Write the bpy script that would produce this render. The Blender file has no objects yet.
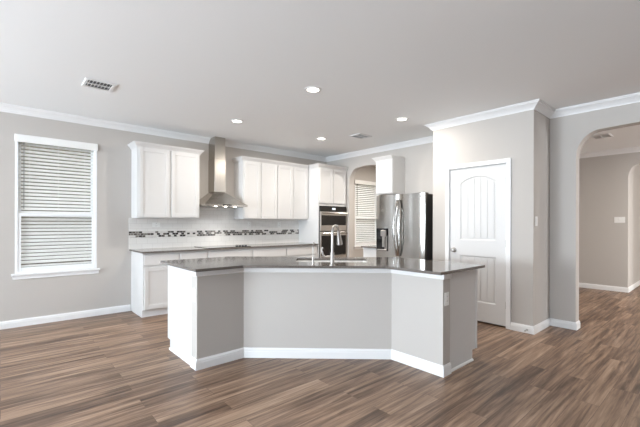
import bpy, bmesh, math, random
from mathutils import Matrix, Vector

random.seed(4)
SC = bpy.context.scene
COL = SC.collection
R = math.radians

# ------------------------------------------------------------------ camera
cam_d = bpy.data.cameras.new('camera')
cam = bpy.data.objects.new('camera', cam_d)
COL.objects.link(cam)
F_PX, YAW, CAM_H, Y0, ROLL = 360.96, 48.529, 1.3037, 223.28, 0.00258
cam_d.sensor_fit = 'HORIZONTAL'
cam_d.sensor_width = 36.0
cam_d.lens = 36.0 * F_PX / 640.0
cam_d.shift_y = (Y0 - 213.5) / 640.0
cam_d.clip_start = 0.02
cam.matrix_world = (Matrix.Translation((0, 0, CAM_H)) @ Matrix.Rotation(R(YAW - 90), 4, 'Z')
                    @ Matrix.Rotation(R(90), 4, 'X') @ Matrix.Rotation(ROLL, 4, 'Z'))
SC.camera = cam

# ------------------------------------------------------------------ world, light, exposure
SC.view_settings.view_transform = 'Standard'
SC.view_settings.look = 'None'
SC.view_settings.gamma = 1.0
SC.view_settings.use_curve_mapping = False
SC.view_settings.exposure = 0.06

W = bpy.data.worlds.new('overcast_sky')
SC.world = W
W.use_nodes = True
W.node_tree.nodes['Background'].inputs[0].default_value = (0.86, 0.93, 1.0, 1)
W.node_tree.nodes['Background'].inputs[1].default_value = 4.4


def area(name, loc, direction, sx, sy, power, color=(1, 1, 1), spread=180):
    l = bpy.data.lights.new(name, 'AREA')
    l.shape = 'RECTANGLE'
    l.size, l.size_y, l.energy, l.color = sx, sy, power, color
    l.spread = R(spread)
    o = bpy.data.objects.new(name, l)
    COL.objects.link(o)
    o.location = loc
    o.rotation_euler = Vector(direction).to_track_quat('-Z', 'Y').to_euler()
    return o


# daylight entering by the big windows of the living room behind the camera
LIV_X0, LIV_Y0 = -5.6, -6.0
LIVING_WINDOWS = [(-2.4, -0.5), (0.1, 2.0), (2.6, 4.5)]     # y spans in the wall at LIV_X0
for (a, b) in LIVING_WINDOWS:
    area('window_daylight', (LIV_X0 + 0.03, (a + b) / 2, 1.35), (1, -0.6, 1.65), 1.85, 1.95, (60 if b < 0 else 280 if b < 2.5 else 680), (0.84, 0.96, 1.07))
# daylight of the front rooms behind the hall arch, by the window in the hall's end wall
area('window_daylight', (7.1, LIV_Y0 + 0.03, 1.4), (0.1, 1, 0.0), 1.5, 1.9, 190, (0.97, 0.98, 1.0))
area('window_daylight', (10.6, LIV_Y0 + 0.03, 1.4), (0, 1, 0.05), 1.5, 1.9, 160, (1.0, 0.96, 0.9))


# ------------------------------------------------------------------ material helpers
def S(r, g, b):
    f = lambda c: (c / 255 / 12.92) if c / 255 <= 0.04045 else ((c / 255 + 0.055) / 1.055) ** 2.4
    return (f(r), f(g), f(b), 1)


def new_mat(name):
    m = bpy.data.materials.new(name)
    m.use_nodes = True
    nt = m.node_tree
    return m, nt, nt.nodes['Principled BSDF']


def N(nt, kind, **inp):
    n = nt.nodes.new(kind)
    for k, v in inp.items():
        n.inputs[k].default_value = v
    return n


def bump(nt, bsdf, height, strength, dist=0.002):
    b = N(nt, 'ShaderNodeBump', Strength=strength, Distance=dist)
    nt.links.new(height, b.inputs['Height'])
    nt.links.new(b.outputs['Normal'], bsdf.inputs['Normal'])


def plain(name, col, rough=0.5, metal=0.0, nscale=0, nstr=0.0, ndist=0.002, spec=0.5, var=0.0):
    """one-colour material with an optional fine procedural grain"""
    m, nt, b = new_mat(name)
    b.inputs['Base Color'].default_value = col
    b.inputs['Roughness'].default_value = rough
    b.inputs['Metallic'].default_value = metal
    b.inputs['Specular IOR Level'].default_value = spec
    if nscale:
        g = N(nt, 'ShaderNodeNewGeometry')
        n = N(nt, 'ShaderNodeTexNoise', Scale=nscale, Detail=3.0)
        nt.links.new(g.outputs['Position'], n.inputs['Vector'])
        if nstr:
            bump(nt, b, n.outputs['Fac'], nstr, ndist)
        if var:
            r = nt.nodes.new('ShaderNodeValToRGB')
            r.color_ramp.elements[0].position = 0.3
            r.color_ramp.elements[1].position = 0.7
            r.color_ramp.elements[0].color = tuple(c * (1 - var) for c in col[:3]) + (1,)
            r.color_ramp.elements[1].color = tuple(min(1, c * (1 + var)) for c in col[:3]) + (1,)
            nt.links.new(n.outputs['Fac'], r.inputs['Fac'])
            nt.links.new(r.outputs['Color'], b.inputs['Base Color'])
    return m


def emitter(name, col, strength):
    m, nt, b = new_mat(name)
    b.inputs['Base Color'].default_value = col
    b.inputs['Emission Color'].default_value = col
    b.inputs['Emission Strength'].default_value = strength
    return m


def wood_floor():
    m, nt, b = new_mat('wood_plank_floor')
    L = nt.links.new
    g = N(nt, 'ShaderNodeNewGeometry')
    br = nt.nodes.new('ShaderNodeTexBrick')
    br.offset = 0.37
    br.offset_frequency = 2
    for k, v in {'Scale': 1.0, 'Mortar Size': 0.0011, 'Mortar Smooth': 0.1, 'Brick Width': 1.22, 'Row Height': 0.152,
                 'Bias': 0.0}.items():
        br.inputs[k].default_value = v
    br.inputs['Color1'].default_value = (0, 0, 0, 1)
    br.inputs['Color2'].default_value = (1, 1, 1, 1)
    br.inputs['Mortar'].default_value = (0.5, 0.5, 0.5, 1)
    L(g.outputs['Position'], br.inputs['Vector'])
    # long streaks of grain, shifted from plank to plank
    mp = N(nt, 'ShaderNodeMapping')
    mp.inputs['Scale'].default_value = (1.0, 19.0, 1.0)
    L(g.outputs['Position'], mp.inputs['Vector'])
    mul = N(nt, 'ShaderNodeMath')
    mul.operation = 'MULTIPLY'
    mul.inputs[1].default_value = 37.0
    L(br.outputs['Color'], mul.inputs[0])
    n1 = N(nt, 'ShaderNodeTexNoise', Scale=1.3, Detail=6.0, Roughness=0.62, Distortion=0.6)
    n1.noise_dimensions = '4D'
    L(mp.outputs['Vector'], n1.inputs['Vector'])
    L(mul.outputs[0], n1.inputs['W'])
    mp2 = N(nt, 'ShaderNodeMapping')
    mp2.inputs['Scale'].default_value = (3.0, 70.0, 1.0)
    L(g.outputs['Position'], mp2.inputs['Vector'])
    n2 = N(nt, 'ShaderNodeTexNoise', Scale=1.2, Detail=5.0, Roughness=0.7)
    n2.noise_dimensions = '4D'
    L(mp2.outputs['Vector'], n2.inputs['Vector'])
    L(mul.outputs[0], n2.inputs['W'])
    # fac = streaks + plank tone + fine grain
    a1 = N(nt, 'ShaderNodeMath'); a1.operation = 'MULTIPLY_ADD'
    L(br.outputs['Color'], a1.inputs[0]); a1.inputs[1].default_value = 0.20
    a2 = N(nt, 'ShaderNodeMath'); a2.operation = 'MULTIPLY_ADD'
    L(n1.outputs['Fac'], a2.inputs[0]); a2.inputs[1].default_value = 1.35; a2.inputs[2].default_value = -0.30
    L(a2.outputs[0], a1.inputs[2])
    a3 = N(nt, 'ShaderNodeMath'); a3.operation = 'MULTIPLY_ADD'
    L(n2.outputs['Fac'], a3.inputs[0]); a3.inputs[1].default_value = 0.30
    L(a1.outputs[0], a3.inputs[2])
    r = nt.nodes.new('ShaderNodeValToRGB')
    e = r.color_ramp.elements
    e[0].position, e[0].color = 0.38, S(*FLOOR_COLS[0])
    e[1].position, e[1].color = 0.98, S(*FLOOR_COLS[3])
    x = e.new(0.56); x.color = S(*FLOOR_COLS[1])
    x = e.new(0.74); x.color = S(*FLOOR_COLS[2])
    L(a3.outputs[0], r.inputs['Fac'])
    mx = nt.nodes.new('ShaderNodeMix'); mx.data_type = 'RGBA'
    L(br.outputs['Fac'], mx.inputs['Factor'])
    L(r.outputs['Color'], mx.inputs['A'])
    mx.inputs['B'].default_value = S(92, 72, 58)
    L(mx.outputs['Result'], b.inputs['Base Color'])
    b.inputs['Roughness'].default_value = 0.40
    b.inputs['Specular IOR Level'].default_value = 0.42
    bump(nt, b, n2.outputs['Fac'], 0.12, 0.001)
    return m


FLOOR_COLS = [(76, 57, 45), (116, 92, 75), (150, 123, 102), (188, 161, 138)]


def tile_mat(name, mosaic):
    m, nt, b = new_mat(name)
    L = nt.links.new
    g = N(nt, 'ShaderNodeNewGeometry')
    sx = N(nt, 'ShaderNodeSeparateXYZ')
    cx = N(nt, 'ShaderNodeCombineXYZ')
    L(g.outputs['Position'], sx.inputs[0])
    L(sx.outputs['X'], cx.inputs['X'])
    L(sx.outputs['Z'], cx.inputs['Y'])
    br = nt.nodes.new('ShaderNodeTexBrick')
    L(cx.outputs[0], br.inputs['Vector'])
    br.inputs['Scale'].default_value = 1.0
    if mosaic:
        br.inputs['Brick Width'].default_value = 0.047
        br.inputs['Row Height'].default_value = 0.031
        br.inputs['Mortar Size'].default_value = 0.0016
        br.inputs['Color1'].default_value = (0, 0, 0, 1)
        br.inputs['Color2'].default_value = (1, 1, 1, 1)
        r = nt.nodes.new('ShaderNodeValToRGB')
        r.color_ramp.interpolation = 'CONSTANT'
        e = r.color_ramp.elements
        e[0].position, e[0].color = 0.0, S(52, 48, 46)
        e[1].position, e[1].color = 0.40, S(128, 122, 116)
        x = e.new(0.50); x.color = S(222, 219, 215)
        x = e.new(0.84); x.color = S(92, 84, 78)
        L(br.outputs['Color'], r.inputs['Fac'])
        mx = nt.nodes.new('ShaderNodeMix'); mx.data_type = 'RGBA'
        L(br.outputs['Fac'], mx.inputs['Factor'])
        L(r.outputs['Color'], mx.inputs['A'])
        mx.inputs['B'].default_value = S(214, 211, 207)
        L(mx.outputs['Result'], b.inputs['Base Color'])
    else:
        br.inputs['Brick Width'].default_value = 0.152
        br.inputs['Row Height'].default_value = 0.076
        br.inputs['Mortar Size'].default_value = 0.0016
        br.inputs['Color1'].default_value = S(236, 234, 231)
        br.inputs['Color2'].default_value = S(232, 230, 227)
        br.inputs['Mortar'].default_value = S(212, 209, 205)
        L(br.outputs['Color'], b.inputs['Base Color'])
    b.inputs['Roughness'].default_value = 0.18
    bump(nt, b, br.outputs['Fac'], -0.35, 0.001)
    return m


def granite(name, dark, light, rough):
    m, nt, b = new_mat(name)
    L = nt.links.new
    g = N(nt, 'ShaderNodeNewGeometry')
    n = N(nt, 'ShaderNodeTexNoise', Scale=170.0, Detail=4.0, Roughness=0.7)
    L(g.outputs['Position'], n.inputs['Vector'])
    r = nt.nodes.new('ShaderNodeValToRGB')
    r.color_ramp.elements[0].position, r.color_ramp.elements[0].color = 0.38, dark
    r.color_ramp.elements[1].position, r.color_ramp.elements[1].color = 0.66, light
    L(n.outputs['Fac'], r.inputs['Fac'])
    L(r.outputs['Color'], b.inputs['Base Color'])
    b.inputs['Roughness'].default_value = rough
    b.inputs['Specular IOR Level'].default_value = 0.6
    return m


def brushed(name, col, rough, stretch=(1, 1, 60)):
    m, nt, b = new_mat(name)
    L = nt.links.new
    g = N(nt, 'ShaderNodeNewGeometry')
    mp = N(nt, 'ShaderNodeMapping')
    mp.inputs['Scale'].default_value = stretch
    L(g.outputs['Position'], mp.inputs['Vector'])
    n = N(nt, 'ShaderNodeTexNoise', Scale=6.0, Detail=4.0)
    L(mp.outputs['Vector'], n.inputs['Vector'])
    r = nt.nodes.new('ShaderNodeMapRange')
    r.inputs['To Min'].default_value = rough - 0.05
    r.inputs['To Max'].default_value = rough + 0.06
    L(n.outputs['Fac'], r.inputs['Value'])
    L(r.outputs['Result'], b.inputs['Roughness'])
    b.inputs['Base Color'].default_value = col
    b.inputs['Metallic'].default_value = 1.0
    return m


def glass_mat():
    m, nt, b = new_mat('window_glass')
    nt.nodes.remove(b)
    out = nt.nodes['Material Output']
    t = N(nt, 'ShaderNodeBsdfTransparent')
    t.inputs['Color'].default_value = (0.96, 0.96, 0.96, 1)
    gl = N(nt, 'ShaderNodeBsdfGlossy', Roughness=0.02)
    fr = N(nt, 'ShaderNodeFresnel', IOR=1.45)
    mx = N(nt, 'ShaderNodeMixShader')
    g = N(nt, 'ShaderNodeNewGeometry')
    fm = N(nt, 'ShaderNodeMath')                       # reflect on the outer faces only
    fm.operation = 'SUBTRACT'
    fm.use_clamp = True
    nt.links.new(fr.outputs[0], fm.inputs[0])
    nt.links.new(g.outputs['Backfacing'], fm.inputs[1])
    nt.links.new(fm.outputs[0], mx.inputs[0])
    nt.links.new(t.outputs[0], mx.inputs[1])
    nt.links.new(gl.outputs[0], mx.inputs[2])
    nt.links.new(mx.outputs[0], out.inputs['Surface'])
    return m


def slat_mat():
    m, nt, b = new_mat('blind_slat_white')
    out = nt.nodes['Material Output']
    b.inputs['Base Color'].default_value = S(246, 246, 245)
    b.inputs['Roughness'].default_value = 0.45
    t = N(nt, 'ShaderNodeBsdfTranslucent')
    t.inputs['Color'].default_value = S(248, 247, 244)
    mx = N(nt, 'ShaderNodeMixShader')
    mx.inputs[0].default_value = 0.40
    nt.links.new(b.outputs[0], mx.inputs[1])
    nt.links.new(t.outputs[0], mx.inputs[2])
    nt.links.new(mx.outputs[0], out.inputs['Surface'])
    return m


WALL = plain('greige_wall_paint', S(190, 185, 180), 0.75, nscale=140, nstr=0.10, ndist=0.001, spec=0.25)
CEIL = plain('white_textured_ceiling_paint', S(243, 245, 246), 0.9, nscale=70, nstr=0.35, ndist=0.002, spec=0.1)
TRIM = plain('white_trim_paint', S(234, 234, 234), 0.38, nscale=40, nstr=0.02, spec=0.4)
CAB = plain('white_cabinet_paint', S(214, 213, 212), 0.36, nscale=40, nstr=0.02, spec=0.4)
DOORW = plain('white_door_paint', S(214, 213, 212), 0.42, nscale=50, nstr=0.03, spec=0.4)
FLOOR = wood_floor()
TILE = tile_mat('white_subway_tile', False)
MOSAIC = tile_mat('glass_mosaic_tile', True)
STONE = granite('dark_grey_quartz', S(84, 79, 76), S(126, 119, 113), 0.10)
STEEL = brushed('brushed_stainless_steel', (0.42, 0.405, 0.385, 1), 0.16, (60, 60, 1))
STEEL_H = brushed('brushed_hood_steel', (0.46, 0.43, 0.39, 1), 0.24, (1, 1, 60))
SINKM = brushed('satin_sink_steel', (0.86, 0.85, 0.83, 1), 0.42, (30, 30, 4))
SINKM.node_tree.nodes['Principled BSDF'].inputs['Metallic'].default_value = 0.6
CHROME = brushed('satin_nickel', (0.46, 0.44, 0.42, 1), 0.33, (20, 20, 20))
OVSTEEL = brushed('brushed_oven_steel', (0.66, 0.63, 0.60, 1), 0.36, (1, 60, 60))
BLACKG = plain('black_oven_glass', S(14, 13, 13), 0.06, spec=0.6, nscale=30, nstr=0.0, var=0.05)
DARKP = plain('dark_grey_appliance_side', S(62, 60, 59), 0.45, nscale=200, nstr=0.1)
BLACKP = plain('black_plastic', S(24, 24, 24), 0.4, nscale=200, nstr=0.05)
PLASTIC = plain('white_plastic', S(240, 240, 238), 0.35, nscale=60, nstr=0.02)
DISPLAY = emitter('display_glow', (0.65, 0.75, 0.85, 1), 0.35)
LAMP = emitter('lamp_lens_glow', (1.0, 0.95, 0.86, 1), 9.0)
GLASS = glass_mat()
SLAT = slat_mat()
VINYL = plain('white_vinyl_window', S(240, 242, 244), 0.35, nscale=60, nstr=0.02)
TAN = plain('tan_painted_siding', S(92, 84, 70), 0.8, nscale=8, nstr=0.2, var=0.06)
ROOFM = plain('grey_roof_shingle', S(176, 170, 166), 0.9, nscale=18, nstr=0.6, var=0.2)
FENCEM = plain('weathered_fence_wood', S(190, 168, 138), 0.85, nscale=14, nstr=0.4, var=0.15)
GRASS = plain('lawn', S(128, 122, 104), 0.95, nscale=30, nstr=0.6, var=0.25)
CORD = plain('dark_wand_plastic', S(92, 90, 88), 0.4, nscale=60, nstr=0.02)


# ------------------------------------------------------------------ mesh helpers
def add_box(bm, x0, x1, y0, y1, z0, z1, bev=0.0, seg=1):
    vs = [bm.verts.new((x, y, z)) for z in (z0, z1) for (x, y) in ((x0, y0), (x1, y0), (x1, y1), (x0, y1))]
    fs = [(3, 2, 1, 0), (4, 5, 6, 7), (0, 1, 5, 4), (1, 2, 6, 5), (2, 3, 7, 6), (3, 0, 4, 7)]
    faces = [bm.faces.new([vs[i] for i in f]) for f in fs]
    if bev > 0:
        es = list({e for f in faces for e in f.edges})
        bmesh.ops.bevel(bm, geom=es, offset=bev, segments=seg, affect='EDGES', profile=0.5)
    return vs


def add_prism(bm, poly, axis, a0, a1):
    """extrude a closed 2-D polygon: axis 'z' -> (x,y), 'y' -> (x,z), 'x' -> (y,z)"""
    def P(u, v, w):
        return {'z': (u, v, w), 'y': (u, w, v), 'x': (w, u, v)}[axis]
    n = len(poly)
    lo = [bm.verts.new(P(u, v, a0)) for u, v in poly]
    hi = [bm.verts.new(P(u, v, a1)) for u, v in poly]
    fs = [bm.faces.new(lo), bm.faces.new(hi)]
    for i in range(n):
        j = (i + 1) % n
        fs.append(bm.faces.new((lo[i], lo[j], hi[j], hi[i])))
    bmesh.ops.recalc_face_normals(bm, faces=fs)
    return fs


def add_lathe(bm, prof, seg=24, M=None):
    """revolve (radius, z) pairs about z"""
    M = M or Matrix.Identity(4)
    rings = []
    for r, z in prof:
        if r < 1e-6:
            rings.append([bm.verts.new(M @ Vector((0, 0, z)))])
        else:
            rings.append([bm.verts.new(M @ Vector((r * math.cos(2 * math.pi * k / seg), r * math.sin(2 * math.pi * k / seg), z)))
                          for k in range(seg)])
    fs = []
    for a, b in zip(rings, rings[1:]):
        for k in range(seg):
            k2 = (k + 1) % seg
            if len(a) == 1 and len(b) == 1:
                continue
            if len(a) == 1:
                fs.append(bm.faces.new((a[0], b[k], b[k2])))
            elif len(b) == 1:
                fs.append(bm.faces.new((a[k], b[0], a[k2])))
            else:
                fs.append(bm.faces.new((a[k], b[k], b[k2], a[k2])))
    bmesh.ops.recalc_face_normals(bm, faces=fs)


def add_tube(bm, pts, rad, seg=12):
    pts = [Vector(p) for p in pts]
    rads = rad if isinstance(rad, (list, tuple)) else [rad] * len(pts)
    rings = []
    nrm = None
    for i, p in enumerate(pts):
        t = (pts[min(i + 1, len(pts) - 1)] - pts[max(i - 1, 0)]).normalized()
        if nrm is None:
            nrm = t.orthogonal().normalized()
        nrm = (nrm - t * nrm.dot(t)).normalized()
        bn = t.cross(nrm)
        rings.append([bm.verts.new(p + rads[i] * (math.cos(2 * math.pi * k / seg) * nrm + math.sin(2 * math.pi * k / seg) * bn))
                      for k in range(seg)])
    fs = []
    for a, b in zip(rings, rings[1:]):
        for k in range(seg):
            k2 = (k + 1) % seg
            fs.append(bm.faces.new((a[k], a[k2], b[k2], b[k])))
    fs.append(bm.faces.new(rings[0]))
    fs.append(bm.faces.new(rings[-1]))
    bmesh.ops.recalc_face_normals(bm, faces=fs)


def add_sweep(bm, prof, path, side, closed=False):
    """sweep a profile of (out, z) pairs along a plan path with mitred corners;
    side = +1 puts 'out' on the left of the path, -1 on the right"""
    n = len(path)
    pts = [Vector(p) for p in path]
    rings = []
    for i in range(n):
        def nr(a, b):
            d = (b - a).normalized()
            return Vector((-d.y, d.x)) * side
        if closed or 0 < i < n - 1:
            n1 = nr(pts[i - 1], pts[i])
            n2 = nr(pts[i], pts[(i + 1) % n])
            m = (n1 + n2) / (1 + n1.dot(n2))
        elif i == 0:
            m = nr(pts[0], pts[1])
        else:
            m = nr(pts[-2], pts[-1])
        rings.append([bm.verts.new((pts[i].x + m.x * o, pts[i].y + m.y * o, z)) for o, z in prof])
    k = len(prof)
    fs = []
    for i in range(n if closed else n - 1):
        a, b = rings[i], rings[(i + 1) % n]
        for j in range(k):
            j2 = (j + 1) % k
            fs.append(bm.faces.new((a[j], a[j2], b[j2], b[j])))
    if not closed:
        fs.append(bm.faces.new(rings[0]))
        fs.append(bm.faces.new(rings[-1]))
    bmesh.ops.recalc_face_normals(bm, faces=fs)


def obj(name, bm, mat, parent=None, smooth=False, loc=None):
    me = bpy.data.meshes.new(name)
    bm.to_mesh(me)
    bm.free()
    if smooth:
        for p in me.polygons:
            p.use_smooth = True
        try:
            me.set_sharp_from_angle(angle=R(35))
        except Exception:
            pass
    me.materials.append(mat)
    o = bpy.data.objects.new(name, me)
    COL.objects.link(o)
    if parent:
        o.parent = parent
    if loc:
        o.location = loc
    return o


def box_obj(name, mat, parent, x0, x1, y0, y1, z0, z1, bev=0.0):
    bm = bmesh.new()
    add_box(bm, x0, x1, y0, y1, z0, z1, bev)
    return obj(name, bm, mat, parent)


def tag(o, label, cat, group=None, kind=None):
    o['label'] = label
    o['category'] = cat
    if group:
        o['group'] = group
    if kind:
        o['kind'] = kind
    return o


def thing(name, label, cat, loc=(0, 0, 0), rz=0.0, group=None, kind=None):
    o = bpy.data.objects.new(name, None)
    o.empty_display_size = 0.1
    COL.objects.link(o)
    o.location = loc
    o.rotation_euler = (0, 0, rz)
    return tag(o, label, cat, group, kind)


def struct(name, bm, mat, label, cat):
    return tag(obj(name, bm, mat), label, cat, kind='structure')


def copy_tree(o, parent=None):
    kids = [c for c in o.children]
    c = o.copy()
    COL.objects.link(c)
    if parent:
        c.parent = parent
    for k in kids:
        copy_tree(k, c)
    return c


# ------------------------------------------------------------------ room dimensions (metres; camera foot at the origin)
HY = 5.876        # kitchen back wall (hood wall), faces -y
FX = 5.383        # fridge wall, faces -x
PX = 4.714        # pantry front, faces -x
PY1, PY0 = 1.525, 2.852   # pantry side walls
RX = 5.298        # wall with the hall arch
HALLX = 8.95      # hall back wall
CZ = 2.74
TH = 0.12
END_X = 12.4
UT_Y = 2.97       # utility room / hall partition

WIN1 = (0.130, 1.010, 0.665, 2.395)
WIN2 = (6.29, 7.19, 0.76, 2.33)


# ------------------------------------------------------------------ floor and ceiling
bm = bmesh.new()
add_box(bm, LIV_X0 - TH, END_X + TH, LIV_Y0 - TH, HY + TH, -0.1, 0.0)
struct('floor', bm, FLOOR, 'brown wood plank floor', 'floor')
bm = bmesh.new()
add_box(bm, LIV_X0 - TH, END_X + TH, LIV_Y0 - TH, HY + TH, CZ, CZ + 0.1)
struct('ceiling', bm, CEIL, 'white lightly textured ceiling', 'ceiling')


# ------------------------------------------------------------------ walls
def wall_with_holes(name, axis, a, b, p0, p1, holes, label):
    """a wall from a to b along axis ('x' or 'y'), p0..p1 thick, rectangular window holes (u0,u1,z0,z1)"""
    bm = bmesh.new()
    def bx(u0, u1, z0, z1):
        if axis == 'x':
            add_box(bm, u0, u1, p0, p1, z0, z1)
        else:
            add_box(bm, p0, p1, u0, u1, z0, z1)
    u = a
    for (u0, u1, z0, z1) in sorted(holes):
        bx(u, u0, 0, CZ)
        bx(u0, u1, 0, z0)
        bx(u0, u1, z1, CZ)
        u = u1
    bx(u, b, 0, CZ)
    return struct(name, bm, WALL, label, 'wall')


def arch_profile(u0, u1, spring, top, rx):
    """opening outline from (u0,0) up, over and down to (u1,0)"""
    pts = [(u0, 0.0)]
    n = 14
    for k in range(n + 1):
        t = math.pi / 2 * k / n
        pts.append((u0 + rx * (1 - math.cos(t)), spring + (top - 0.02 - spring) * math.sin(t)))
    w = u1 - u0
    for k in range(1, 10):
        s = k / 10
        u = u0 + rx + (w - 2 * rx) * s
        pts.append((u, top - 0.02 + 0.02 * math.sin(math.pi * s)))
    for k in range(n, -1, -1):
        t = math.pi / 2 * k / n
        pts.append((u1 - rx * (1 - math.cos(t)), spring + (top - 0.02 - spring) * math.sin(t)))
    pts.append((u1, 0.0))
    return pts


def arch_wall(name, axis, a, b, p0, p1, arch, label):
    poly = [(a, 0.0)] + arch + [(b, 0.0), (b, CZ), (a, CZ)]
    bm = bmesh.new()
    add_prism(bm, poly, axis, p0, p1)
    return struct(name, bm, WALL, label, 'wall')


wall_with_holes('wall_back', 'x', LIV_X0 - TH, END_X + TH, HY, HY + TH, [WIN1, WIN2], 'greige wall behind the range hood and white cabinets')
wall_with_holes('wall_left', 'y', LIV_Y0, HY, LIV_X0 - TH, LIV_X0, [(a, b, 0.35, 2.35) for a, b in LIVING_WINDOWS], 'living room wall with tall windows')
wall_with_holes('wall_front', 'x', LIV_X0 - TH, END_X + TH, LIV_Y0 - TH, LIV_Y0, [(6.35, 7.85, 0.4, 2.4), (9.85, 11.35, 0.4, 2.4)], 'front wall behind the camera')
arch_wall('wall_fridge', 'x', PY1 + 0.0, HY, FX, FX + TH, arch_profile(4.22, 5.19, 2.10, 2.445, 0.24), 'greige wall with an arched opening beside the fridge')
arch_wall('wall_right', 'x', LIV_Y0, PY1, RX, RX + 0.15, arch_profile(-0.85, 1.243, 2.12, 2.445, 0.24), 'greige wall with a wide arch into the hall')
arch_wall('wall_hall', 'x', LIV_Y0, UT_Y, HALLX, HALLX + TH, arch_profile(-0.45, 1.268, 2.17, 2.455, 0.17), 'hall wall with a smaller arch')
bm = bmesh.new()
add_box(bm, FX + TH, HALLX, UT_Y, UT_Y + TH, 0, CZ)
struct('wall_partition', bm, WALL, 'wall between the hall and the utility room', 'wall')
bm = bmesh.new()
add_box(bm, HALLX, HALLX + TH, UT_Y, HY, 0, CZ)
struct('wall_utility', bm, WALL, 'end wall of the utility room', 'wall')
bm = bmesh.new()
add_box(bm, HALLX + TH, END_X, 1.268, 1.268 + TH, 0, CZ)
struct('wall_foyer', bm, WALL, 'lit wall seen through the hall arch', 'wall')
bm = bmesh.new()
add_box(bm, END_X, END_X + TH, LIV_Y0, HY, 0, CZ)
struct('wall_end', bm, WALL, 'far end wall beyond the hall', 'wall')
# pantry closet: front with the door hole, two sides
DOOR_Y0, DOOR_Y1, DOOR_Z = 1.836, 2.586, 2.07
bm = bmesh.new()
add_prism(bm, [(PY1, 0), (DOOR_Y0 - 0.008, 0), (DOOR_Y0 - 0.008, DOOR_Z), (DOOR_Y1 + 0.008, DOOR_Z), (DOOR_Y1 + 0.008, 0),
               (PY0, 0), (PY0, CZ), (PY1, CZ)], 'x', PX, PX + 0.11)
add_box(bm, PX + 0.11, RX + 0.001, PY1, PY1 + 0.11, 0, CZ)
add_box(bm, PX + 0.11, FX, PY0 - 0.11, PY0, 0, CZ)
struct('wall_pantry', bm, WALL, 'greige pantry walls jutting into the kitchen', 'wall')

# ------------------------------------------------------------------ crown moulding and baseboards
CROWN = [(0, CZ - 0.085), (0.012, CZ - 0.085), (0.014, CZ - 0.072), (0.022, CZ - 0.068), (0.030, CZ - 0.055), (0.055, CZ - 0.030),
         (0.070, CZ - 0.022), (0.074, CZ - 0.012), (0.088, CZ - 0.010), (0.088, CZ), (0, CZ)]
bm = bmesh.new()
add_sweep(bm, CROWN, [(LIV_X0, LIV_Y0), (LIV_X0, HY), (FX, HY), (FX, PY0), (PX, PY0), (PX, PY1), (RX, PY1), (RX, LIV_Y0)], -1, closed=True)
struct('trim_1', bm, TRIM, 'white crown moulding around the kitchen ceiling', 'trim')
bm = bmesh.new()
add_sweep(bm, CROWN, [(RX + 0.15, LIV_Y0), (RX + 0.15, UT_Y), (HALLX, UT_Y), (HALLX, LIV_Y0)], -1, closed=True)
struct('trim_2', bm, TRIM, 'white crown moulding in the hall', 'trim')
BASE = [(0, 0), (0.016, 0), (0.016, 0.060), (0.013, 0.068), (0.013, 0.078), (0.007, 0.088), (0.005, 0.094), (0, 0.094)]


def base(name, path, side, label):
    bm = bmesh.new()
    add_sweep(bm, BASE, path, side)
    struct(name, bm, TRIM, label, 'baseboard')


base('baseboard_left', [(LIV_X0, HY), (1.441, HY)], -1, 'white baseboard under the window')
base('baseboard_pantry', [(PX, DOOR_Y0 - 0.062), (PX, PY1), (RX, PY1), (RX, 1.243), (RX + 0.15, 1.243)], -1, 'white baseboard around the pantry corner')
base('baseboard_pantry_left', [(FX, PY0), (PX, PY0), (PX, DOOR_Y1 + 0.062)], -1, 'white baseboard left of the pantry door')
base('baseboard_hall', [(RX + 0.15, 1.243), (RX + 0.15, UT_Y), (HALLX, UT_Y), (HALLX, 1.268), (END_X, 1.268)], -1, 'white baseboard along the hall walls')
base('baseboard_front', [(RX, -0.85), (RX, LIV_Y0), (LIV_X0, LIV_Y0), (LIV_X0, HY)], -1, 'white baseboard behind the camera')
base('baseboard_utility', [(FX + TH, 5.17), (FX + TH, HY), (HALLX, HY)], -1, 'white baseboard in the utility room')

# ------------------------------------------------------------------ windows with blinds


def make_window(name, w4, y, label):
    x0, x1, z0, z1 = w4
    w, h = x1 - x0, z1 - z0
    t = thing(name, label, 'window', (x0, y, z0), kind='structure')
    fw = 0.030
    bm = bmesh.new()
    d0, d1 = -0.003, 0.115
    add_box(bm, 0, fw, d0, d1, 0, h, 0.003)
    add_box(bm, w - fw, w, d0, d1, 0, h, 0.003)
    add_box(bm, fw, w - fw, d0, d1, h - fw, h, 0.003)
    add_box(bm, fw, w - fw, d0, d1, 0, fw, 0.003)
    obj('window_frame', bm, VINYL, t)
    mid = h * 0.42
    # upper sash set back, lower sash in front
    for nm, a, b, ya, yb in (('upper_sash', mid, h - fw, 0.088, 0.11), ('lower_sash', fw, mid + 0.03, 0.004, 0.026)):
        bm = bmesh.new()
        s = 0.030
        add_box(bm, fw, fw + s, ya, yb, a, b, 0.003)
        add_box(bm, w - fw - s, w - fw, ya, yb, a, b, 0.003)
        add_box(bm, fw + s, w - fw - s, ya, yb, a, a + 0.042, 0.003)
        add_box(bm, fw + s, w - fw - s, ya, yb, b - 0.036, b, 0.003)
        so = obj(nm, bm, VINYL, t)
        bm = bmesh.new()
        add_box(bm, fw + s, w - fw - s, (ya + yb) / 2 - 0.002, (ya + yb) / 2 + 0.002, a + 0.042, b - 0.036)
        obj('pane', bm, GLASS, so)
    bm = bmesh.new()
    add_box(bm, -0.036, w + 0.036, -0.035, 0.045, -0.028, 0.0, 0.005)
    add_box(bm, -0.022, w + 0.022, -0.014, 0.0, -0.075, -0.028, 0.004)
    obj('window_sill', bm, TRIM, t)
    return t


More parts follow.
